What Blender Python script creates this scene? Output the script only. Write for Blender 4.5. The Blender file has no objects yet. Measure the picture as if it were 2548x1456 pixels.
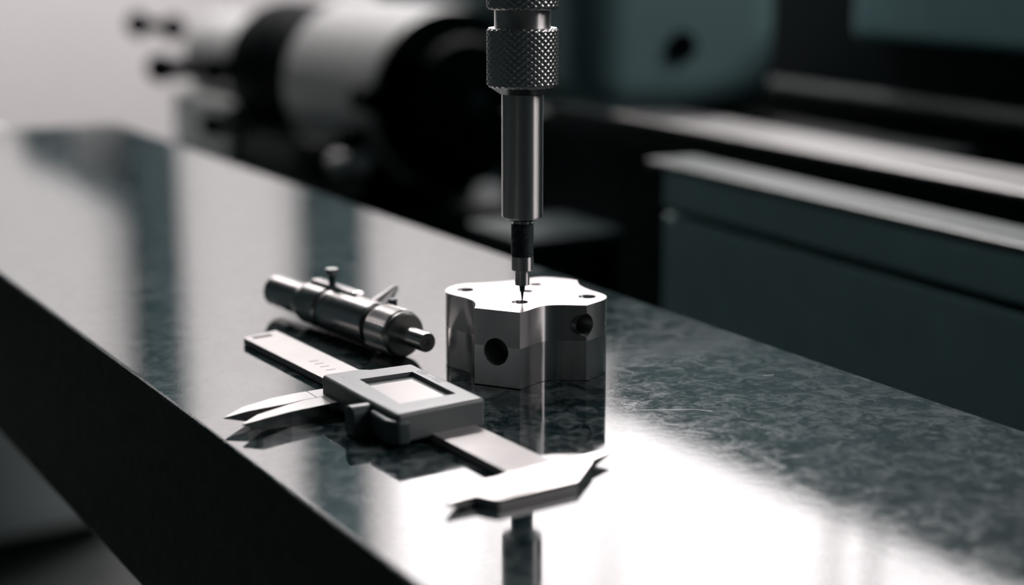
import bpy, bmesh, math, random
from mathutils import Vector, Matrix

random.seed(4)
SC = bpy.context.scene
COL = SC.collection
MM = 0.001
Z0 = 850.0                      # height of the granite top above the floor, mm

# ------------------------------------------------------------------ camera
cam_d = bpy.data.cameras.new('camera')
cam_d.sensor_width = 36.0
cam_d.lens = 36.0 * 4200.0 / 2548.0
cam_d.clip_start = 0.02
cam_d.clip_end = 60.0
cam_d.dof.use_dof = True
cam_d.dof.focus_distance = 0.552
cam_d.dof.aperture_fstop = 5.2
cam_d.dof.aperture_blades = 9
cam = bpy.data.objects.new('camera', cam_d)
cam.location = (0, 0, (150 + Z0) * MM)
cam.rotation_euler = (math.radians(90 - 12.186), 0, math.radians(-29.43))
COL.objects.link(cam)
SC.camera = cam

# ------------------------------------------------------------------ world, exposure
w = bpy.data.worlds.new('world')
SC.world = w
w.use_nodes = True
w.node_tree.nodes['Background'].inputs[0].default_value = (0.55, 0.8, 0.85, 1)
w.node_tree.nodes['Background'].inputs[1].default_value = 0.02
SC.view_settings.view_transform = 'Standard'
SC.view_settings.look = 'None'
SC.view_settings.gamma = 1.0
SC.view_settings.use_curve_mapping = False
SC.view_settings.exposure = 0.0

WIN_RADIANCE = 6.0
WIN_COLOR = (1.0, 0.945, 0.95)

# ------------------------------------------------------------------ material helpers
MATS = {}
def mat(name, color=(.5, .5, .5), rough=.5, metal=0.0, spec=.5, noise=0.0, nscale=50.0, bump=0.0, bscale=200.0,
        rnoise=0.0, coat=0.0, stretch=(1, 1, 1), aniso=0.0):
    """aniso: turned finish, grooves running round the local z axis"""
    m = bpy.data.materials.new(name)
    m.use_nodes = True
    nt = m.node_tree
    b = nt.nodes['Principled BSDF']
    b.inputs['Base Color'].default_value = (*color, 1)
    b.inputs['Roughness'].default_value = rough
    b.inputs['Metallic'].default_value = metal
    b.inputs['Specular IOR Level'].default_value = spec
    b.inputs['Coat Weight'].default_value = coat
    if aniso > 0:
        b.inputs['Anisotropic'].default_value = aniso
        b.inputs['Anisotropic Rotation'].default_value = .25
        tg = nt.nodes.new('ShaderNodeTangent')
        tg.direction_type = 'RADIAL'; tg.axis = 'Z'
        nt.links.new(tg.outputs[0], b.inputs['Tangent'])
    tc = nt.nodes.new('ShaderNodeTexCoord')
    mp = nt.nodes.new('ShaderNodeMapping')
    mp.inputs['Scale'].default_value = stretch
    nt.links.new(tc.outputs['Object'], mp.inputs['Vector'])
    if noise > 0 or rnoise > 0:
        n = nt.nodes.new('ShaderNodeTexNoise')
        n.inputs['Scale'].default_value = nscale
        n.inputs['Detail'].default_value = 6
        nt.links.new(mp.outputs[0], n.inputs['Vector'])
        if noise > 0:
            r = nt.nodes.new('ShaderNodeValToRGB')
            r.color_ramp.elements[0].position = .3
            r.color_ramp.elements[1].position = .7
            r.color_ramp.elements[0].color = (*[c * (1 - noise) for c in color], 1)
            r.color_ramp.elements[1].color = (*[min(1, c * (1 + noise)) for c in color], 1)
            nt.links.new(n.outputs['Fac'], r.inputs['Fac'])
            nt.links.new(r.outputs['Color'], b.inputs['Base Color'])
        if rnoise > 0:
            mr = nt.nodes.new('ShaderNodeMapRange')
            mr.inputs['To Min'].default_value = max(0.01, rough - rnoise)
            mr.inputs['To Max'].default_value = rough + rnoise
            nt.links.new(n.outputs['Fac'], mr.inputs['Value'])
            nt.links.new(mr.outputs[0], b.inputs['Roughness'])
    if bump > 0:
        n2 = nt.nodes.new('ShaderNodeTexNoise')
        n2.inputs['Scale'].default_value = bscale
        n2.inputs['Detail'].default_value = 4
        nt.links.new(mp.outputs[0], n2.inputs['Vector'])
        bp = nt.nodes.new('ShaderNodeBump')
        bp.inputs['Strength'].default_value = bump
        bp.inputs['Distance'].default_value = 0.0001
        nt.links.new(n2.outputs['Fac'], bp.inputs['Height'])
        nt.links.new(bp.outputs[0], b.inputs['Normal'])
    MATS[name] = m
    return m

def granite_mat(name, dark, light, rough_lo, rough_hi, spec=.5):
    """cloudy dark granite: large elongated clouds, mid grain, fine speckle"""
    m = bpy.data.materials.new(name)
    m.use_nodes = True
    nt = m.node_tree
    L = nt.links.new
    b = nt.nodes['Principled BSDF']
    b.inputs['Specular IOR Level'].default_value = spec
    tc = nt.nodes.new('ShaderNodeTexCoord')
    def noise(scale, detail, rough, dist=0.0):
        n = nt.nodes.new('ShaderNodeTexNoise')
        n.inputs['Scale'].default_value = scale
        n.inputs['Detail'].default_value = detail
        n.inputs['Roughness'].default_value = rough
        n.inputs['Distortion'].default_value = dist
        L(tc.outputs['Object'], n.inputs['Vector'])
        return n
    n1 = noise(120, 6, .66, .8)
    n2 = noise(420, 5, .7)
    n3 = noise(1500, 2, .6)
    def mix(a, b_, f):
        x = nt.nodes.new('ShaderNodeMix')
        x.data_type = 'FLOAT'
        x.inputs[0].default_value = f
        L(a, x.inputs[2]); L(b_, x.inputs[3])
        return x.outputs[0]
    v = mix(mix(n1.outputs['Fac'], n2.outputs['Fac'], .34), n3.outputs['Fac'], .19)
    r = nt.nodes.new('ShaderNodeValToRGB')
    e = r.color_ramp.elements
    e[0].position = .455; e[0].color = (*dark, 1)
    e[1].position = .57; e[1].color = (*light, 1)
    L(v, r.inputs['Fac'])
    L(r.outputs['Color'], b.inputs['Base Color'])
    mr = nt.nodes.new('ShaderNodeMapRange')
    mr.inputs['From Min'].default_value = .4
    mr.inputs['From Max'].default_value = .62
    mr.inputs['To Min'].default_value = rough_lo
    mr.inputs['To Max'].default_value = rough_hi
    L(v, mr.inputs['Value'])
    L(mr.outputs[0], b.inputs['Roughness'])
    bp = nt.nodes.new('ShaderNodeBump')
    bp.inputs['Strength'].default_value = .035
    bp.inputs['Distance'].default_value = .0001
    L(n3.outputs['Fac'], bp.inputs['Height'])
    L(bp.outputs[0], b.inputs['Normal'])
    MATS[name] = m
    return m

def milled_side_mat():
    """walls of the block, milled in two passes: rougher finish above half height"""
    m = mat('milled_side', (.74, .715, .71), .24, 1.0, bump=.05, bscale=2600, stretch=(1, 1, .3), aniso=1.0)
    nt = m.node_tree
    b = nt.nodes['Principled BSDF']
    tc = nt.nodes.new('ShaderNodeTexCoord')
    sx = nt.nodes.new('ShaderNodeSeparateXYZ')
    nt.links.new(tc.outputs['Object'], sx.inputs[0])
    st = nt.nodes.new('ShaderNodeMapRange')
    st.inputs['From Min'].default_value = .01385
    st.inputs['From Max'].default_value = .01395
    st.inputs['To Min'].default_value = .25
    st.inputs['To Max'].default_value = .40
    nt.links.new(sx.outputs['Z'], st.inputs['Value'])
    nt.links.new(st.outputs[0], b.inputs['Roughness'])
    return m

def emit_mat(name, color, strength):
    m = bpy.data.materials.new(name)
    m.use_nodes = True
    nt = m.node_tree
    nt.nodes.remove(nt.nodes['Principled BSDF'])
    e = nt.nodes.new('ShaderNodeEmission')
    e.inputs[0].default_value = (*color, 1)
    e.inputs[1].default_value = strength
    nt.links.new(e.outputs[0], nt.nodes['Material Output'].inputs['Surface'])
    MATS[name] = m
    return m

granite_mat('granite', (.002, .011, .013), (.078, .094, .098), .02, .10, .75)
granite_mat('granite_side', (.002, .007, .008), (.006, .014, .016), .32, .45, .22)
milled_side_mat()
mat('aluminium', (.44, .42, .416), .24, 1.0, noise=.05, nscale=260, bump=.10, bscale=2600, rnoise=.05)
mat('beam_steel', (.42, .40, .396), .5, 0.35, noise=.05, nscale=120, bump=.05, bscale=1800)
mat('bore_steel', (.30, .30, .30), .35, 1.0, bump=.1, bscale=900)
mat('steel', (.66, .64, .63), .40, 1.0, bump=.02, bscale=900, stretch=(1, 1, 12), aniso=1.0)
mat('blasted_steel', (.66, .64, .635), .29, 1.0, bump=.05, bscale=2200)
mat('satin_steel', (.62, .60, .595), .22, 1.0, noise=.04, nscale=120, bump=.05, bscale=1800)
mat('knurl_steel', (.58, .57, .565), .32, 1.0)
mat('black_oxide', (.03, .045, .05), .38, .6, noise=.2, nscale=600)
mat('chrome_satin', (.76, .73, .72), .20, 1.0, rnoise=.06, nscale=200)
mat('grey_plastic', (.19, .205, .21), .33, 0.0, bump=.08, bscale=3500)
mat('shaded_plastic', (.06, .085, .09), .36, 0.0, bump=.06, bscale=3000)  # darker copy of the housing grey, shade put into the colour
mat('lcd', (.70, .67, .66), .22, 0.0, spec=.5)
mat('lcd_bezel', (.045, .06, .062), .25, 0.0)
mat('scratch_pale', (.42, .42, .42), .6)
mat('print_black', (.012, .014, .015), .5)
mat('print_white', (.75, .72, .72), .5)
mat('etched', (.06, .06, .06), .6)
mat('wall_white', (.80, .775, .77), .85, noise=.02, nscale=3)
mat('wall_teal', (.020, .042, .046), .8, noise=.05, nscale=3)
mat('wall_dark', (.008, .022, .025), .8, noise=.05, nscale=3)
mat('ceiling_paint', (.05, .07, .073), .9)
mat('floor_paint', (.022, .027, .025), .5, spec=.3, noise=.2, nscale=6)
mat('falloff_grey', (.72, .685, .69), .8, noise=.02, nscale=3)  # wall tone with the light falloff put into the colour
mat('cabinet_teal', (.05, .085, .09), .5, spec=.2)
mat('lid_teal', (.012, .034, .037), .5, spec=.2)
mat('frame_white', (.8, .78, .78), .5)
mat('frame_grey', (.17, .19, .19), .5)
mat('pillar_teal', (.015, .04, .046), .6)
mat("machine_teal", (.30, .49, .515), .35, noise=.06, nscale=30)
mat('machine_dark', (.003, .011, .013), .5, spec=.1, noise=.1, nscale=30)
mat('column_paint', (.22, .36, .375), .35, noise=.05, nscale=20)
mat("way_steel", (.19, .186, .184), .40, 1.0, bump=.03, bscale=300)
mat('way_grey', (.052, .068, .070), .35, noise=.05, nscale=30)
mat('dull_cone', (.34, .34, .335), .45, .8)
mat('dull_steel', (.010, .020, .022), .55, spec=.2)
mat('machine_grey', (.46, .47, .465), .38, noise=.04, nscale=20)
mat('black_paint', (.0012, .0035, .0042), .55, spec=.02)
mat('cabinet_grey', (.70, .76, .76), .5, noise=.03, nscale=8)
emit_mat('daylight', WIN_COLOR, WIN_RADIANCE)

# ------------------------------------------------------------------ geometry helpers (all in mm)
def add_box(bm, x0, x1, y0, y1, z0, z1):
    vs = [bm.verts.new((x, y, z)) for z in (z0, z1) for y in (y0, y1) for x in (x0, x1)]
    for f in ((0, 2, 3, 1), (4, 5, 7, 6), (0, 1, 5, 4), (2, 6, 7, 3), (0, 4, 6, 2), (1, 3, 7, 5)):
        bm.faces.new([vs[i] for i in f])
    return vs

def area2(pts):
    return sum(pts[i][0] * pts[(i + 1) % len(pts)][1] - pts[(i + 1) % len(pts)][0] * pts[i][1] for i in range(len(pts)))

def add_prism(bm, pts, zb, zt):
    """polygon extruded upward; zb / zt are numbers or one value for each point"""
    pts = list(pts)
    n = len(pts)
    if not hasattr(zb, '__len__'): zb = [zb] * n
    if not hasattr(zt, '__len__'): zt = [zt] * n
    if area2(pts) < 0:
        pts = pts[::-1]; zb = list(zb)[::-1]; zt = list(zt)[::-1]
    lo = [bm.verts.new((p[0], p[1], z)) for p, z in zip(pts, zb)]
    hi = [bm.verts.new((p[0], p[1], z)) for p, z in zip(pts, zt)]
    bm.faces.new(lo[::-1]); bm.faces.new(hi)
    for i in range(n):
        j = (i + 1) % n
        bm.faces.new((lo[i], lo[j], hi[j], hi[i]))

def add_lathe(bm, prof, seg=64, mtx=None, rfun=None):
    """profile of (radius, height) revolved about z; closed at both ends"""
    rings = []
    for k, (r, z) in enumerate(prof):
        ring = []
        for i in range(seg):
            a = 2 * math.pi * i / seg
            rr = rfun(k, i, r, z) if rfun else r
            co = Vector((rr * math.cos(a), rr * math.sin(a), z))
            ring.append(bm.verts.new(mtx @ co if mtx else co))
        rings.append(ring)
    for a, b in zip(rings, rings[1:]):
        for i in range(seg):
            j = (i + 1) % seg
            bm.faces.new((a[i], a[j], b[j], b[i]))
    bm.faces.new(rings[0][::-1])
    bm.faces.new(rings[-1])

def axis_matrix(p, d):
    d = Vector(d).normalized()
    return Matrix.Translation(Vector(p)) @ d.to_track_quat('Z', 'Y').to_matrix().to_4x4()

def add_rod(bm, p, q, r, seg=32, r2=None):
    p, q = Vector(p), Vector(q)
    add_lathe(bm, [(r, 0), (r2 if r2 is not None else r, (q - p).length)], seg, axis_matrix(p, q - p))

def bevel(bm, width, seg=2, ang=30):
    bm.normal_update()
    es = [e for e in bm.edges if len(e.link_faces) == 2 and e.calc_face_angle(0) > math.radians(ang)]
    bmesh.ops.bevel(bm, geom=es, offset=width, segments=seg, profile=.5, affect='EDGES', clamp_overlap=True)

def obj(name, bm, material, parent=None, smooth=35, label=None, recalc=True):
    """bmesh in mm -> one mesh object in metres"""
    if recalc:
        bmesh.ops.recalc_face_normals(bm, faces=bm.faces)
    bmesh.ops.scale(bm, vec=(MM, MM, MM), verts=bm.verts)
    me = bpy.data.meshes.new(name)
    bm.to_mesh(me); bm.free()
    if smooth:
        for p in me.polygons: p.use_smooth = True
        me.set_sharp_from_angle(angle=math.radians(smooth))
    me.materials.append(MATS[material])
    o = bpy.data.objects.new(name, me)
    COL.objects.link(o)
    if smooth:
        wn = o.modifiers.new('weighted normal', 'WEIGHTED_NORMAL')
        wn.keep_sharp = True; wn.weight = 100
    if parent is not None: o.parent = parent
    if label: o['label'] = label
    return o

def new(): return bmesh.new()

def thing(name, label, cat, loc=(0, 0, 0), rotz=0.0, group=None, kind=None):
    """loc in mm, z counted from the granite top"""
    o = bpy.data.objects.new(name, None)
    o.empty_display_size = .02
    o.location = (loc[0] * MM, loc[1] * MM, (loc[2] + Z0) * MM)
    o.rotation_euler = (0, 0, rotz)
    COL.objects.link(o)
    o['label'] = label; o['category'] = cat
    if group: o['group'] = group
    if kind: o['kind'] = kind
    return o

def place(o, loc):
    o.location = (loc[0] * MM, loc[1] * MM, (loc[2] + Z0) * MM)
    return o

def structure(name, bm, material, label, cat, parent=None, smooth=0):
    o = obj(name, bm, material, parent, smooth)
    if parent is None:
        place(o, (0, 0, 0))
        o['kind'] = 'structure'; o['label'] = label; o['category'] = cat
    return o

def cut(o, cutters):
    """boolean-subtract temporary meshes (mm bmeshes, same frame as o)"""
    temps = []
    o.modifiers.clear()
    for bm in cutters:
        bmesh.ops.recalc_face_normals(bm, faces=bm.faces)
        bmesh.ops.scale(bm, vec=(MM, MM, MM), verts=bm.verts)
        me = bpy.data.meshes.new('cutter'); bm.to_mesh(me); bm.free()
        c = bpy.data.objects.new('cutter', me); COL.objects.link(c)
        c.parent = o.parent; c.location = o.location
        md = o.modifiers.new('cut', 'BOOLEAN'); md.operation = 'DIFFERENCE'; md.solver = 'EXACT'; md.object = c
        temps.append(c)
    dg = bpy.context.evaluated_depsgraph_get()
    me = bpy.data.meshes.new_from_object(o.evaluated_get(dg))
    o.modifiers.clear()
    old = o.data; nm = old.name
    o.data = me; bpy.data.meshes.remove(old); me.name = nm
    for p in me.polygons: p.use_smooth = True
    me.set_sharp_from_angle(angle=math.radians(30))
    wn = o.modifiers.new('weighted normal', 'WEIGHTED_NORMAL'); wn.keep_sharp = True; wn.weight = 100
    for c in temps:
        m2 = c.data; bpy.data.objects.remove(c); bpy.data.meshes.remove(m2)

def spline(pts, n=6):
    """Catmull-Rom through an open run of points"""
    P = [Vector(p) for p in pts]
    out = []
    for i in range(len(P) - 1):
        p0 = P[i - 1] if i else P[i] * 2 - P[i + 1]
        p1, p2 = P[i], P[i + 1]
        p3 = P[i + 2] if i + 2 < len(P) else P[i + 1] * 2 - P[i]
        for k in range(n):
            t = k / n
            out.append(.5 * ((2 * p1) + (p2 - p0) * t + (2 * p0 - 5 * p1 + 4 * p2 - p3) * t * t + (3 * p1 - p0 - 3 * p2 + p3) * t ** 3))
    out.append(P[-1])
    return [(v.x, v.y) for v in out]

# ================================================================== THE ROOM
FLOOR = -850.0; CEIL = 3150.0
XL, XR, YB, YF = -2600.0, 3000.0, -3000.0, 4640.0
SILL, HEAD = 1455.0, 2750.0
bm = new(); add_box(bm, XL - 120, XR + 120, YB - 120, YF + 120, FLOOR - 60, FLOOR)
structure('floor', bm, 'floor_paint', 'dark painted workshop floor under the machines', 'floor')
bm = new(); add_box(bm, XL - 120, XR + 120, YB - 120, YF + 120, CEIL, CEIL + 60)
structure('ceiling', bm, 'ceiling_paint', 'dark ceiling above the workshop', 'ceiling')
bm = new(); add_box(bm, XL - 120, XL, YB, YF, FLOOR, CEIL)
structure('wall_left', bm, 'wall_dark', 'dark wall on the camera side of the granite plate', 'wall')
bm = new()
add_box(bm, XL - 120, -1290, YB - 120, YB, FLOOR, CEIL)
add_box(bm, -1150, XR + 120, YB - 120, YB, FLOOR, CEIL)
add_box(bm, -1290, -1150, YB - 120, YB, FLOOR, -300)
add_box(bm, -1290, -1150, YB - 120, YB, HEAD, CEIL)
structure('wall_back', bm, 'wall_dark', 'dark wall behind the camera', 'wall')
# far wall: white, window high up at its right end
WX0 = 2190.0
bm = new()
XW = 250.0
add_box(bm, XW, XR + 120, YF, YF + 120, FLOOR, SILL)
add_box(bm, XW, XR + 120, YF, YF + 120, HEAD, CEIL)
add_box(bm, XW, WX0, YF, YF + 120, SILL, HEAD)
structure('wall_far', bm, 'wall_white', 'blurred white wall at the far end of the room', 'wall')
bm = new(); add_box(bm, XL - 120, XW, YF, YF + 120, FLOOR, CEIL)
structure('wall_far_left', bm, 'wall_dark', 'dark end of the far wall, outside the picture', 'wall')
# right wall: dull, bands of windows high up with a wide pier between them
WY0, WY1, WY2, WY3 = -2700.0, 300.0, 2350.0, 4640.0
SILL3, HEAD3 = 1600.0, 3050.0
bm = new()
add_box(bm, XR, XR + 120, YB, YF, FLOOR, SILL)
add_box(bm, XR, XR + 120, WY2, YF, HEAD, CEIL)
add_box(bm, XR, XR + 120, YB, WY0, SILL, CEIL)
add_box(bm, XR, XR + 120, WY1, WY2, SILL, CEIL)
add_box(bm, XR, XR + 120, WY0, WY1, SILL, SILL3)
add_box(bm, XR, XR + 120, WY0, WY1, HEAD3, CEIL)
structure('wall_right', bm, 'wall_teal', 'dull teal wall behind the lathe', 'wall')

bm = new(); add_box(bm, XW, XR, YF - 10, YF, FLOOR, 220)  # thin panel added to dim the low part of the wall
structure('falloff_panel', bm, 'falloff_grey', 'added greyer panel low on the far wall, imitating light falloff', 'wall panel')

def window(n, horizontal, a0, a1, mullions, label, SILL=SILL, HEAD=HEAD):
    t = thing('window_%d' % n, label, 'window', (0, 0, 0), kind='structure')
    def bx(bm, s0, s1, d0, d1, z0, z1):
        if horizontal == 'slit': add_box(bm, s0, s1, YB - d1, YB - d0, -300 + (z0 - SILL), z1)
        elif horizontal: add_box(bm, s0, s1, YF + d0, YF + d1, z0, z1)
        else: add_box(bm, XR + d0, XR + d1, s0, s1, z0, z1)
    cuts = [a0] + mullions + [a1]
    for i in range(len(cuts) - 1):
        bm = new(); bx(bm, cuts[i], cuts[i + 1], 24, 30, SILL, HEAD)
        obj('pane', bm, 'daylight', t, 0)
    bm = new()
    bx(bm, a0, a1, 8, 40, SILL - 2, SILL + 14); bx(bm, a0, a1, 8, 40, HEAD - 14, HEAD + 2)
    obj('window_frame', bm, 'frame_grey', t, 0)
    for c in cuts:
        bm = new(); bx(bm, max(a0, c - 20), min(a1, c + 20), 16, 40, SILL, HEAD)
        obj('mullion', bm, 'frame_white', t, 0)
    return t
window(1, True, WX0, XR + 24, [2560.0], 'high daylight window in the white far wall')
window(2, False, WY2, WY3 + 24, [3500., 3330.], 'long high daylight window above the lathe, mirrored in the granite')
window(3, False, WY0, WY1, [-1500.], 'high daylight window in the teal wall beside the camera', SILL3, HEAD3)
window(4, 'slit', -1290.0, -1150.0, [], 'narrow tall window slit in the dark wall behind the camera')

emit_mat('lamp_glow', (1.0, .955, .95), 118.0)
def added_lamp(x, y, label):  # unseen lamps added to brighten the far wall
    t = thing('added_lamp', label, 'lamp', (x, y, CEIL - 260), group='added lamps')
    bm = new(); add_box(bm, -620, 620, -160, 160, 0, 60); bevel(bm, 8); obj('housing', bm, 'frame_grey', t)
    bm = new(); add_box(bm, -590, 590, -135, 135, -8, 2); obj('diffuser', bm, 'lamp_glow', t, 0)
    for sx in (-1, 1):
        bm = new(); add_rod(bm, (sx * 480, 0, 60), (sx * 480, 0, 260), 6, 12); obj('hanger', bm, 'frame_grey', t)
added_lamp(850.0, 3750.0, 'added strip lamp out of view, brightening the far wall at left')
added_lamp(2250.0, 3750.0, 'added strip lamp out of view, brightening the far wall by the window')

# dark uprights on the far wall
def pillar(x0, x1, z0, z1, label, dep=70):
    t = thing('wall_trunking', label, 'trunking', ((x0 + x1) / 2, YF, z0))
    bm = new(); h = (x1 - x0) / 2
    add_box(bm, -h, h, -dep, 0, 0, z1 - z0); bevel(bm, 6)
    obj('body', bm, 'pillar_teal', t)
    bm = new(); add_box(bm, -h + 20, h - 20, -dep - 8, -dep, 30, z1 - z0 - 30); bevel(bm, 3)
    obj('cover', bm, 'pillar_teal', t)
    return t
pillar(1890, 2070, 560, CEIL, 'wide dark upright trunking beside the far window, mirrored in the granite')
tA = pillar(1370, 1500, 380, CEIL, 'narrow dark upright trunking with side arm on the white wall')
bm = new(); add_prism(bm, [(-350, 0), (-230, 0), (-225, 90), (-60, 190), (-60, 265), (-265, 135), (-340, 100)], 0, 60)
bmesh.ops.rotate(bm, cent=(0, 0, 0), matrix=Matrix.Rotation(math.pi / 2, 3, 'X'), verts=bm.verts)
obj('arm', bm, 'pillar_teal', tA)

# ================================================================== GRANITE PLATE
SX0, SX1, SY0, SY1, ST = 162.6, 379.2, 60.0, 1304.0, 79.0
g = thing('granite_plate', 'long dark polished granite surface plate carrying the measuring tools', 'surface plate', ((SX0 + SX1) / 2, (SY0 + SY1) / 2, -ST))
hx, hy = (SX1 - SX0) / 2, (SY1 - SY0) / 2
bm = new(); add_box(bm, -hx, hx, -hy, hy, 0, ST); bevel(bm, 1.1, 2)
slab = obj('slab', bm, 'granite', g, 0)
slab.data.materials.append(MATS['granite_side'])
for p in slab.data.polygons:
    if abs(p.normal.z) < .2: p.material_index = 1
# two fine scratches in the polish
for pts in ([(287.8, 431.8), (295.9, 427.4), (305.4, 422.5), (308.8, 418.3)], [(350.0, 444.9), (353.7, 444.2)]):
    bm = new()
    for a, b_ in zip(pts, pts[1:]):
        a, b_ = Vector(a), Vector(b_); nn = Vector((-(b_ - a).y, (b_ - a).x)).normalized() * .16
        cx0, cy0 = (SX0 + SX1) / 2, (SY0 + SY1) / 2
        bm.faces.new([bm.verts.new((q.x - cx0, q.y - cy0, ST + .012)) for q in (a - nn, b_ - nn, b_ + nn, a + nn)])
    obj('scratch', bm, 'scratch_pale', g, 0)
# the steel stand under it
bm = new(); add_box(bm, -50, hx - 15, -hy + 40, 250, -55, 0); bevel(bm, 3)
obj('stand_frame', bm, 'machine_dark', g)
for x in (-30, 60):
    for yy in (-hy + 90, 40):
        bm = new(); add_box(bm, x - 22, x + 22, yy - 22, yy + 22, FLOOR + ST, -55); bevel(bm, 3)
        obj('leg', bm, 'machine_dark', g)

# ================================================================== ALUMINIUM BLOCK
BH = 26.2
BC = (286.0, 492.0)
sharp = {'A': (268.26, 470.22), 'B': (258.65, 483.99), 'C': (312.42, 505.84), 'D': (293.35, 468.94)}
runBC = [sharp['B'], (260.6, 486.9), (262.4, 490.2), (263.6, 494.2), (263.6, 499.4), (262.4, 504.6), (261.7, 509.4), (262.8, 513.2), (265.9, 517.4), (270.2, 520.3), (275.0, 520.9),
         (281.6, 518.9), (289.1, 517.3), (296.5, 517.2), (301.5, 517.6), (305.2, 516.6), (308.2, 513.4), (310.8, 509.9), sharp['C']]
runCD = [sharp['C'], (310.1, 501.7), (308.4, 496.9), (307.7, 490.5), (307.9, 485.6), (307.9, 481.0), (306.4, 477.0), (303.6, 474.0), (298.9, 471.4), sharp['D']]
runDA = [sharp['D'], (291.0, 470.7), (288.8, 472.2), (285.9, 474.1), (283.2, 475.2), (280.2, 475.4), (276.6, 474.2), (273.0, 472.3), sharp['A']]
outline = spline(runBC)[:-1] + spline(runCD)[:-1] + spline(runDA)
outline = [(x - BC[0], y - BC[1]) for x, y in outline]
t = thing('milled_block', 'bright milled aluminium block with four lobes and drilled holes, under the probe tip', 'block', (BC[0], BC[1], 0))
bm = new(); add_prism(bm, outline, 0.15, BH)
bmesh.ops.bevel(bm, geom=[e for e in bm.edges if abs(e.verts[0].co.z - e.verts[1].co.z) < 1e-6], offset=.16, segments=1, affect='EDGES')
body = obj('body', bm, 'aluminium', t, 30)
cutters, liners = [], []
for (hxx, hyy), d in [((269.82, 511.46), 5.4), ((276.57, 484.75), 5.2), ((301.0, 480.9), 5.6), ((295.8, 507.26), 3.7), ((287.4, 498.71), 3.4)]:
    p = (hxx - BC[0], hyy - BC[1], BH)
    bm = new(); r = d / 2
    add_lathe(bm, [(r, -20), (r, -.25), (r + .3, .05), (r + .3, 2)], 48, Matrix.Translation(p))
    cutters.append(bm)
    liners.append((p, (0, 0, 1), r, 19.9))
for p, d, r, depth in [((263.35, 477.77, 12.07), (-.757, -.654, 0), 4.1, 11), ((293.1, 468.9, 19.36), (.13, -.99, 0), 3.75, 10)]:
    p = Vector((p[0] - BC[0], p[1] - BC[1], p[2])); d = Vector(d)
    bm = new()
    add_lathe(bm, [(r, -depth), (r, -.5), (r + .62, .35), (r + .62, 6)], 64, axis_matrix(p, d))
    cutters.append(bm)
    liners.append((p, d, r, depth - .1))
cut(body, cutters)
body.data.materials.append(MATS['milled_side'])
for p in body.data.polygons:
    if abs(p.normal.z) < .5: p.material_index = 1
for p, d, r, depth in liners:      # threaded sleeve in every bore
    prof_o = r - .02
    bm = new()
    m = axis_matrix(p, d)
    n = int((depth - .8) / .8)
    seg = 48
    rings = []
    for k in range(2 * n + 1):
        rr = prof_o - (.05 if k % 2 == 0 else .32)
        zz = -depth + k * (depth - .7) / (2 * n)
        rings.append([bm.verts.new(m @ Vector((rr * math.cos(2 * math.pi * i / seg), rr * math.sin(2 * math.pi * i / seg), zz))) for i in range(seg)])
    for a, b_ in zip(rings, rings[1:]):
        for i in range(seg):
            j = (i + 1) % seg
            bm.faces.new((a[i], b_[i], b_[j], a[j]))
    bm.faces.new(rings[0])
    obj('bore_thread', bm, 'bore_steel', t, 20, recalc=False)

# ================================================================== PROBE
PX, PY, PZ = 275.86, 481.96, BH
pr = thing('touch_probe', 'steel probe with knurled collar hanging above the block, needle tip down', 'probe', (PX, PY, PZ))
def H(z): return z - PZ
def lathe_part(name, prof, material, parent, seg=72, label=None):
    bm = new(); add_lathe(bm, [(r, H(z)) for r, z in prof], seg)
    return obj(name, bm, material, parent, 30, label)

def knurl(name, R, z0, z1, around, rows, depth, material, parent, cham=1.2, label=None):
    """cylinder covered with raised diamond points"""
    seg = around * 8
    nz = rows * 8
    bm = new()
    rings = []
    zs = [z0 + (z1 - z0) * k / nz for k in range(nz + 1)]
    for k, z in enumerate(zs):
        ring = []
        e = min(z - z0, z1 - z)
        for i in range(seg):
            a = 2 * math.pi * i / seg
            u, v = around * i / seg, rows * k / nz
            s = math.cos(math.pi * (u + v)) * math.cos(math.pi * (u - v))
            h = max(0.0, abs(s)) if False else (s * s) ** .35
            rr = R - depth * (1 - h) - max(0, cham - e) * .9
            ring.append(bm.verts.new((rr * math.cos(a), rr * math.sin(a), H(z))))
        rings.append(ring)
    for a_, b_ in zip(rings, rings[1:]):
        for i in range(seg):
            j = (i + 1) % seg
            bm.faces.new((a_[i], a_[j], b_[j], b_[i]))
    bm.faces.new(rings[0][::-1]); bm.faces.new(rings[-1])
    return obj(name, bm, material, parent, 60, label)

knurl('knurled_cap', 11.85, 124.3, 141.0, 27, 8, .42, 'knurl_steel', pr, .7)
lathe_part('upper_neck', [(9.25, 117.5), (9.25, 125)], 'steel', pr)
knurl('knurled_collar', 11.85, 99.1, 118.4, 27, 9, .42, 'knurl_steel', pr, .8)
lathe_part('collar_cone', [(7.6, 96.9), (10.9, 99.2)], 'black_oxide', pr)
lathe_part('shaft', [(6.3, 55.6), (6.75, 56.0), (6.92, 56.5), (6.92, 97.5)], 'steel', pr, 96)
lathe_part('shaft_seat', [(4.6, 54.9), (4.6, 55.7)], 'black_oxide', pr)
lathe_part('lower_neck', [(3.15, 53.5), (3.15, 55.2)], 'steel', pr)
knurl('knurled_grip', 3.8, 42.45, 53.75, 20, 14, .26, 'black_oxide', pr, .25, 'black knurled grip')
o = lathe_part('stylus_collar', [(3.45, 37.8), (3.7, 38.0), (3.7, 42.6)], 'steel', pr)
o = lathe_part('stylus_holder', [(2.4, 32.85), (2.45, 33.0), (2.45, 37.9)], 'steel', pr)
lathe_part('needle_cone', [(.82, 30.5), (1.02, 32.9)], 'black_oxide', pr, 32)
lathe_part('needle', [(.10, 26.25), (.16, 27.0), (.56, 30.6)], 'black_oxide', pr, 24)
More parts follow.
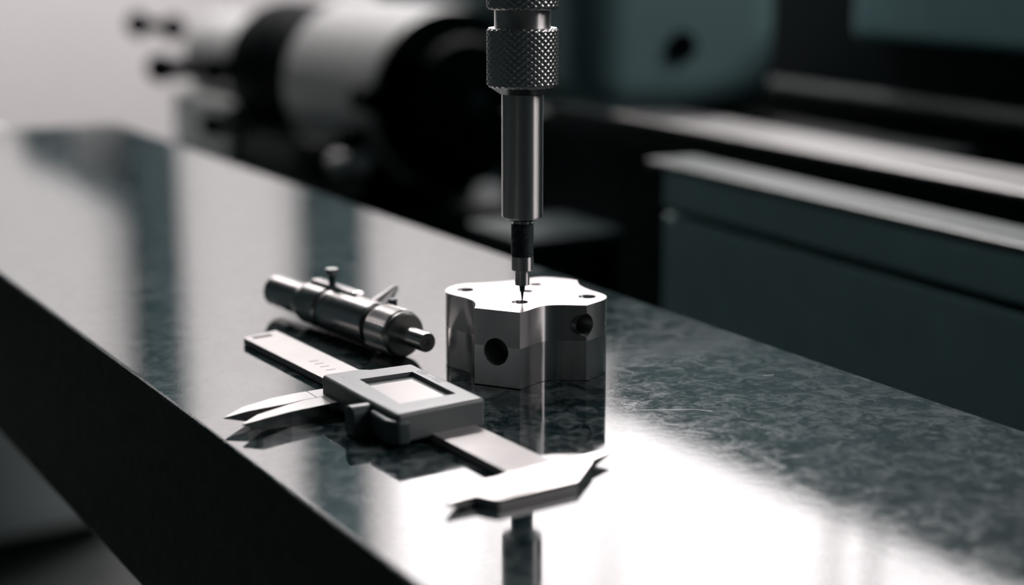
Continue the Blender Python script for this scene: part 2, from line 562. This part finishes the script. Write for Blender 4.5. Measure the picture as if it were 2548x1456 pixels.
lathe_part('probe_stem', [(9.25, 140.5), (9.25, 190), (18, 192), (18, 250)], 'steel', pr)
bm = new(); add_box(bm, -35, 35, -35, 35, H(250), H(CEIL)); bevel(bm, 3)
obj('ram', bm, 'machine_dark', pr)

# ================================================================== CALIPER
CO = (221.0, 470.0)
ca = thing('digital_caliper', 'digital caliper with grey housing lying on the granite in front of the block', 'caliper', (CO[0], CO[1], 0))
def rel(pts): return [(x - CO[0], y - CO[1]) for x, y in pts]
def cpart(name, pts, zb, zt, material, bev=.25, parent=None, label=None, seg=2):
    bm = new(); add_prism(bm, rel(pts), zb, zt)
    if bev: bevel(bm, bev, seg, 25)
    return obj(name, bm, material, parent or ca, 30, label)
beam = cpart('beam', [(218.6, 384.0), (234.6, 384.0), (225.4, 579.6), (210.4, 574.0)], .15, 2.7, 'beam_steel', .3)
bm = new(); add_prism(bm, rel([(213.2, 570.2), (221.2, 571.6), (221.0, 574.4), (213.0, 573.2)]), -2, 6)
cut(beam, [bm])
for cx_, cy_ in [(219.5, 529.5), (219.75, 525.3), (219.95, 520.85), (220.05, 515.85)]:
    cpart('scale_mark', [(cx_ - 1.75, cy_ - .38), (cx_ + 1.75, cy_ - .22), (cx_ + 1.75, cy_ + .38), (cx_ - 1.75, cy_ + .22)], 2.69, 2.73, 'etched', 0, beam)
# cross bar with two beaks
T = [(191.3, 374.6), (202.5, 385.9), (213.9, 386.9), (217.9, 389.0), (235.5, 391.2), (247.5, 392.0), (252.2, 390.2), (244.4, 386.6), (242.8, 384.4), (230.6, 372.3), (204.6, 369.8), (203.0, 372.0), (201.2, 375.6)]
zt = [2.75, 3.0, 3.0, 3.0, 3.0, 3.0, 2.7, 3.0, 3.0, 3.0, 3.0, 3.0, 3.0]
zb = [1.6, .1, .1, .1, .1, .6, 2.2, .1, .1, .1, .1, .1, .2]
cpart('cross_jaw', T, zb, zt, 'blasted_steel', .22)
# moving jaws: two blades separated by a slit
def blade(name, pts, tip, zt_tip, zb_pts, zb_tip):
    """flat-topped blade ending in a bevelled point; pts[k], pts[k+1] carry the tip"""
    bm = new()
    add_prism(bm, rel(pts), zb_pts, 4.9)
    add_prism(bm, rel(tip), zb_tip, zt_tip)
    bmesh.ops.remove_doubles(bm, verts=bm.verts, dist=.001)
    return obj(name, bm, 'satin_steel', ca, 0)
blade('far_blade', [(199.0, 486.95), (194.85, 486.6), (186.1, 484.7), (175.0, 479.8), (174.5, 474.75), (188.8, 476.5), (195.1, 478.35), (199.05, 478.7)],
      [(175.0, 479.8), (167.1, 475.5), (174.5, 474.75)], [4.9, 3.7, 4.9], [.1, .1, .1, 1.5, 1.5, .1, .1, .1], [1.5, 3.3, 1.5])
blade('near_blade', [(200.6, 478.55), (195.1, 478.0), (188.45, 475.5), (175.9, 469.6), (175.5, 464.6), (186.0, 467.8), (196.9, 469.6), (200.4, 470.1)],
      [(175.9, 469.6), (169.5, 466.0), (175.5, 464.6)], [4.9, 3.7, 4.9], [.1, .1, .1, 1.3, 1.3, .1, .1, .1], [1.3, 3.3, 1.3])
cpart('blade_root', [(199.25, 486.98), (199.25, 478.75), (212, 480.0), (212, 487.9)], .1, 4.9, 'satin_steel', .08, seg=1)
cpart('blade_root', [(200.8, 478.55), (200.6, 470.15), (212, 471.8), (212, 479.75)], .1, 4.9, 'satin_steel', .08, seg=1)
# housing
HB, HT = 1.2, 10.6
bm = new()
house = [(203.2, 484.4), (216.8, 485.0), (219.8, 482.9), (234.8, 482.9), (235.9, 434.4), (204.6, 430.9), (203.6, 456.0)]
add_prism(bm, rel(house), HB, HT)
bm.normal_update()
bevel(bm, 1.5, 4, 25)
body = obj('housing', bm, 'grey_plastic', ca, 40)
bm = new(); add_prism(bm, rel([(211.3, 472.8), (230.0, 473.0), (230.2, 442.9), (210.3, 441.3)]), HT - 1.5, HT + 4)
cut(body, [bm])
cpart('screen_bezel', [(211.3, 472.8), (230.0, 473.0), (230.2, 442.9), (210.3, 441.3)], HT - 1.6, HT - 1.3, 'lcd_bezel', 0)
cpart('screen', [(211.6, 467.2), (227.2, 467.8), (227.7, 443.6), (211.0, 442.3)], HT - 1.35, HT - .95, 'lcd', .08)
# thumb rest: rounded lug on the side of the housing
bm = new()
prof = [(-3.4, 0.3), (-3.4, 6.6)] + [(-3.4 * math.cos(a), 6.6 + 3.0 * math.sin(a)) for a in [math.pi * k / 12 for k in range(1, 12)]] + [(3.4, 6.6), (3.4, 0.3)]
vs0 = [bm.verts.new((197.4 - CO[0], 450.0 + y - CO[1], z)) for y, z in prof]
vs1 = [bm.verts.new((206.0 - CO[0], 450.0 + y - CO[1], z)) for y, z in prof]
bm.faces.new(vs0); bm.faces.new(vs1[::-1])
for i in range(len(prof)):
    j = (i + 1) % len(prof)
    bm.faces.new((vs0[i], vs1[i], vs1[j], vs0[j]))
bmesh.ops.recalc_face_normals(bm, faces=bm.faces)
bevel(bm, .6, 3, 40)
obj('thumb_rest', bm, 'shaded_plastic', ca, 40)
# battery lid on the front corner, in the shaded housing colour
cpart('battery_lid', [(202.6, 447.0), (202.0, 434.5), (204.4, 430.2), (209.0, 430.6), (209.0, 447.0)], .9, 8.4, 'shaded_plastic', 1.2, seg=3)
# printed mark: small oval badge and a line of tiny script, too small to read
def stroke(bm, pts, wd, z=HT + .015, closed=False):
    P = [Vector((x - CO[0], y - CO[1])) for x, y in pts]
    n = len(P)
    for i in range(n if closed else n - 1):
        a, b_ = P[i], P[(i + 1) % n]
        d = (b_ - a)
        if d.length < 1e-6: continue
        nn = Vector((-d.y, d.x)).normalized() * wd / 2
        e = d.normalized() * wd * .3
        c = [a - e + nn, b_ + e + nn, b_ + e - nn, a - e - nn]
        f = bm.faces.new([bm.verts.new((v.x, v.y, z)) for v in c])
bm = new()
oc = (232.2, 470.0)
stroke(bm, [(oc[0] + 1.0 * math.cos(a), oc[1] + 3.0 * math.sin(a)) for a in [2 * math.pi * k / 24 for k in range(24)]], .22, closed=True)
for yy in (471.4, 470.4, 469.4, 468.4):
    stroke(bm, [(231.7, yy + .2), (232.6, yy + .3), (232.5, yy - .2), (231.8, yy - .3)], .2)
stroke(bm, [(231.4, 465.8), (232.7, 465.2), (231.7, 464.4), (232.8, 463.9)], .18)
for k in range(5):
    y0 = 462.6 - k * 1.25
    stroke(bm, [(231.5, y0), (232.6, y0 + .1), (232.4, y0 - .5), (231.6, y0 - .55), (231.6, y0 - .9)], .22)
    stroke(bm, [(233.1, y0 + .1), (233.4, y0 - .3), (233.1, y0 - .6)], .18)
stroke(bm, [(233.6, 463.4), (233.7, 456.6)], .12)
stroke(bm, [(231.1, 459.6), (231.2, 456.4)], .12)
for f in bm.faces: f.normal_flip()
obj('printed_mark', bm, 'print_black', ca, 0, 'tiny black printed mark and oval badge')
bm = new()
stroke(bm, [(207.6 + 1.1 * math.cos(a), 476.8 + 1.6 * math.sin(a)) for a in [2 * math.pi * k / 20 for k in range(20)]], .22, closed=True)
stroke(bm, [(205.9, 478.4), (206.2, 476.0)], .22)
stroke(bm, [(206.6, 479.0), (206.9, 475.6)], .2)
obj('printed_symbol', bm, 'print_white', ca, 0, 'small pale printed symbol')

# ================================================================== BORE MICROMETER
AX0 = Vector((241.6, 619.2, 8.75)); AX1 = Vector((255.0, 512.0, 8.75))
ad = (AX1 - AX0).normalized()
MO = ((AX0.x + AX1.x) / 2, (AX0.y + AX1.y) / 2)
mi = thing('bore_micrometer', 'steel bore micrometer lying on its side behind the caliper', 'micrometer', (MO[0], MO[1], 0))
AL = Vector((AX0.x - MO[0], AX0.y - MO[1], AX0.z))
mm_ = axis_matrix(AL, ad)
def mpart(name, prof, material='chrome_satin', seg=72, rfun=None, smooth=30, label=None):
    bm = new(); add_lathe(bm, prof, seg, mm_, rfun)
    return obj(name, bm, material, mi, smooth, label)
mpart('handle_tube', [(5.7, 0), (6.25, .6), (6.25, 25)])
mpart('clamp_collar', [(6.3, 23.5), (7.3, 25.5), (8.1, 28.5), (8.1, 41.0), (7.7, 41.4)])
mpart('collar_groove', [(7.3, 41.2), (7.3, 45.2)], 'bore_steel')
mpart('graduated_drum', [(7.9, 45.0), (8.3, 45.4), (8.3, 75.0), (7.9, 75.4)])
mpart('drum_groove', [(6.7, 75.0), (6.7, 79.6)], 'black_oxide')
mpart('knurled_ring', [(8.2, 79.2), (8.72, 79.8), (8.72, 91.6), (8.3, 92.2)], 'chrome_satin', 240, lambda k, i, r, z: r - (.17 if i % 4 < 2 else 0), 20)
mpart('end_flange', [(8.15, 92.0), (8.15, 93.2), (7.4, 94.0)], 'bore_steel')
sp = mpart('spindle', [(3.55, 93.5), (3.55, 107.6), (3.35, 108.0), (1.3, 108.0), (1.3, 105.0)], 'chrome_satin', 48)
# engraved graduations on the drum
side = ad.cross(Vector((0, 0, 1))).normalized()
upv = Vector((0, 0, 1))
bm = new()
for k in range(26):
    a = math.radians(20 + k * 5.0)
    rdir = side * math.cos(a) + upv * math.sin(a)
    tdir = -side * math.sin(a) + upv * math.cos(a)
    L_ = 3.4 if k % 5 == 0 else 2.2
    c0 = AL + ad * 49.0 + rdir * 8.33
    c1 = AL + ad * (49.0 + L_) + rdir * 8.33
    q = [c0 + tdir * .09, c1 + tdir * .09, c1 - tdir * .09, c0 - tdir * .09]
    bm.faces.new([bm.verts.new(v) for v in q])
bmesh.ops.recalc_face_normals(bm, faces=bm.faces)
obj('graduations', bm, 'etched', mi, 0)['kind'] = 'stuff'
# lock screw standing on the collar
def on_axis(s): return AL + ad * s
def rodpart(name, p, q, r, material, r2=None, seg=32, parent=None):
    bm = new(); add_rod(bm, p, q, r, seg, r2); return obj(name, bm, material, parent or mi, 30)
b0 = on_axis(42.0) + side * -1.0
sc_ = rodpart('lock_screw', b0 + upv * 6.5, b0 + upv * 14.2, 1.35, 'black_oxide')
rodpart('screw_head', b0 + upv * 13.4, b0 + upv * 15.6, 2.3, 'bore_steel', parent=sc_)
# clamping boss along the top
bm = new()
mb = Matrix((( ad.x, -side.x, 0, 0), (ad.y, -side.y, 0, 0), (0, 0, 1, 0), (0, 0, 0, 1)))
add_box(bm, 27.5, 60.5, -1.0, 4.5, 4.0, 9.6); bevel(bm, 1.4, 3)
bmesh.ops.transform(bm, matrix=Matrix.Translation(AL) @ mb, verts=bm.verts)
obj('clamp_boss', bm, 'chrome_satin', mi, 40)
# pointed anvil and small stop pin on the far side
away = -side
p0 = on_axis(66) + away * 3 + upv * 2
rodpart('pointed_anvil', p0, p0 + away * 11.5 + upv * 9.0, 4.8, 'dull_cone', 1.0)
p1 = on_axis(77.5) + away * 5.5
rodpart('stop_pin', p1 + upv * 3, p1 + upv * 9.6, 1.55, 'black_oxide')

# ================================================================== LATHE BEHIND THE PLATE
LB = math.radians(2.9)
lo = thing('bench_lathe', 'blurred teal lathe with two bright steel bed ways, behind the plate', 'lathe', (593.0, 561.0, -850), -LB)
# local: x away from the plate, y along the bed; origin on the near bed face
def lbox(name, x0, x1, y0, y1, z0, z1, material, bev=3.0, parent=None, seg=2):
    bm = new(); add_box(bm, x0, x1, y0, y1, z0 + 850, z1 + 850)
    if bev: bevel(bm, bev, seg)
    return obj(name, bm, material, parent or lo, 40)
lbox('bed_core', 8, 190, -900, 330, -330, -14, 'machine_dark')
lbox('bed_core', 150, 350, 420, 860, -330, -20, 'machine_dark')
lbox('near_way', 0, 37, -900, 345, -1, 4, 'way_grey', 2, seg=3)
lbox('far_way', 100, 161, -900, 565, 3, 8, 'way_steel', 2.4, seg=3)
lbox('way_support', 108, 155, -900, 689, -16, 3, 'machine_dark', 1)
lbox('side_panel', 0, 12, -900, 322, -24, -1.5, 'machine_teal', 1)
lbox('side_panel', 0, 12, -900, 322, -330, -29, 'machine_teal', 2)
lbox('pedestal', 20, 230, -880, -300, -850, -330, 'machine_dark')
lbox('pedestal', 150, 350, 500, 860, -850, -330, 'machine_dark')
lbox('shadow_backdrop', 430, 450, -1000, 980, -330, 125, 'machine_dark', 3)  # near-black sheet standing in for the shadowy machine interior
lbox('upper_cover', 405, 429, -1000, 660, 52, 118, 'machine_teal', 8)
lbox('bed_rear', 190, 440, -1000, 690, -330, -60, 'machine_dark', 3)
bm = new(); add_rod(bm, (418, -1000, 850 - 5), (418, 900, 850 - 5), 11); obj('feed_rod', bm, 'dull_steel', lo, 40)
hd = lbox('headstock', 150, 360, 690, 860, -20, 240, 'column_paint', 42, seg=6)
bm = new(); add_rod(bm, (242, 691, 850 + 48), (242, 684, 850 + 48), 13); obj('port_plug', bm, 'black_paint', hd, 40)
bm = new(); add_rod(bm, (430, 500, 850 + 95), (430, 490, 850 + 95), 9); obj('knob', bm, 'black_paint', lo, 40)

# ================================================================== COOLANT BOX
cb = thing('coolant_box', 'low dark box with pale lid behind the granite edge, below the shaft of the probe', 'box', (680, 1150, -850))
bm = new(); add_box(bm, -44, 44, -45, 45, 0, 755); bevel(bm, 4); obj('body', bm, 'machine_dark', cb, 40)
bm = new(); add_box(bm, -47, 47, -48, 48, 755, 767); bevel(bm, 4); obj('lid', bm, 'lid_teal', cb, 40)

# ================================================================== DIVIDING HEAD ON A PEDESTAL
DX, DZ = 795.7, -21.0
dh = thing('dividing_head', 'blurred grey cylindrical dividing head with black handwheel, behind the far end of the plate', 'dividing head', (DX, 1500, -850))
def dl(name, prof, material, seg=64, parent=None, cx=0.0, cz=0.0, smooth=30):
    """profile (r, y): y measured away from the camera from the front handwheel"""
    bm = new()
    add_lathe(bm, prof, seg, Matrix.Translation((cx, 0, 850 + DZ + cz)) @ Matrix.Rotation(-math.pi / 2, 4, 'X'))
    return obj(name, bm, material, parent or dh, smooth)
wheel = dl('handwheel', [(52, -10), (62, -8), (66, 0), (66, 12), (60, 18)], 'black_paint')
dl('wheel_bolt', [(7, -22), (11, -19), (11, -9)], 'dull_steel', 32, wheel)
dl('wheel_hub', [(24, -16), (26, -8), (26, 0)], 'black_paint', 48, wheel)
dl('shade_plate', [(88, 23), (92, 25), (92, 29)], 'black_paint')  # black disc added to shade the housing front where it catches light
dl('front_neck', [(48, 15), (48, 34)], 'black_paint')
house = dl('housing', [(82, 28), (90, 32), (93, 40), (93, 262), (88, 268)], 'machine_grey', 96)
dl('rear_drum', [(62, 262), (72, 300), (80, 392), (84, 400), (84, 470), (76, 480)], 'black_paint')
dl('rear_flange', [(54, 478), (60, 490), (60, 700), (52, 706)], 'machine_grey')
def ball_handle(p, q, r, rk):
    p, q = Vector(p), Vector(q)
    bm = new(); add_rod(bm, p, q, r); o = obj('handle_rod', bm, 'black_paint', dh, 40)
    for c in (p.lerp(q, .15), q):
        bm = new(); bmesh.ops.create_icosphere(bm, subdivisions=3, radius=rk)
        bmesh.ops.translate(bm, vec=c, verts=bm.verts); obj('handle_ball', bm, 'black_paint', o, 60)
ball_handle((-64, 698, 850 + DZ + 40), (-120, 700, 850 + DZ + 47), 8, 17)
ball_handle((-75, 500, 850 + DZ), (-156, 500, 850 + DZ + 5), 12, 18)
for x, y, z, r, L_ in [(-55, 30, 48, 11, 20), (-92, 60, 4, 13, 30), (-102, 72, -36, 12, 22), (-69, 72, -64, 13, 20), (-90, 520, -69, 15, 24)]:
    bm = new(); add_rod(bm, (x, y, 850 + DZ + z), (x, y - L_, 850 + DZ + z), r, 32); obj('clamp_knob', bm, 'black_paint', dh, 40)
for x in (-129, -104):
    bm = new(); bmesh.ops.create_uvsphere(bm, u_segments=32, v_segments=16, radius=12)
    bmesh.ops.translate(bm, vec=(x + 8, 50, 850 + DZ - 60), verts=bm.verts); obj('glint_screw', bm, 'frame_white', dh, 60)  # screw heads coloured white to imitate their glints
bm = new(); add_box(bm, -140, -40, 60, 130, 850 + DZ - 82, 850 + DZ - 40); bevel(bm, 6); obj('clamp_bracket', bm, 'black_paint', dh, 40)
bm = new(); add_box(bm, -70, 70, 110, 470, 850 - 135, 850 + DZ - 60); bevel(bm, 6); obj('cradle', bm, 'machine_dark', dh, 40)
bm = new(); add_box(bm, -78, 78, 486, 700, 850 - 135, 850 + DZ - 40); bevel(bm, 6); obj('rear_foot', bm, 'machine_grey', dh, 40)
bm = new(); add_box(bm, -95, 130, 40, 720, 0, 850 - 135); bevel(bm, 6); obj('pedestal', bm, 'machine_dark', dh, 40)

tc_ = thing('tool_cabinet', 'tall dark teal cabinet behind the probe, between handwheel and lathe headstock', 'cabinet', (1560, 2500, -850))
bm = new(); add_box(bm, -310, 310, -200, 200, 40, 1130); bevel(bm, 6); obj('body', bm, 'cabinet_teal', tc_, 40)
bm = new(); add_box(bm, -290, 290, -170, 180, 0, 42); obj('plinth', bm, 'machine_dark', tc_, 40)
for x0, x1 in ((-302, -4), (4, 302)):
    bm = new(); add_box(bm, x0, x1, -208, -199, 52, 1120); bevel(bm, 2)
    d = obj('door', bm, 'cabinet_teal', tc_, 40)
    hxx = x1 - 30 if x0 < -100 else x0 + 30
    bm = new(); add_box(bm, hxx - 6, hxx + 6, -222, -207, 600, 740); bevel(bm, 3); obj('handle', bm, 'black_paint', d, 40)

# ================================================================== CABINET SEEN UNDER THE PLATE
cg = thing('floor_cabinet', 'pale grey steel cabinet standing on the floor, seen below the plate at lower left', 'cabinet', (420, 2890, -850), math.radians(8))
bm = new(); add_box(bm, -420, 310, -250, 250, 30, 640); bevel(bm, 6); obj('body', bm, 'cabinet_grey', cg, 40)
bm = new(); add_box(bm, -400, 290, -215, 235, 0, 32); obj('plinth', bm, 'machine_dark', cg, 40)
for x0, x1 in ((-412, -60), (-52, 302)):
    bm = new(); add_box(bm, x0, x1, -256, -248, 40, 630); bevel(bm, 2)
    d = obj('door', bm, 'cabinet_grey', cg, 40)
    hxx = x1 - 30 if x0 < -100 else x0 + 30
    bm = new(); add_box(bm, hxx - 6, hxx + 6, -270, -255, 480, 580); bevel(bm, 3); obj('handle', bm, 'black_paint', d, 40)
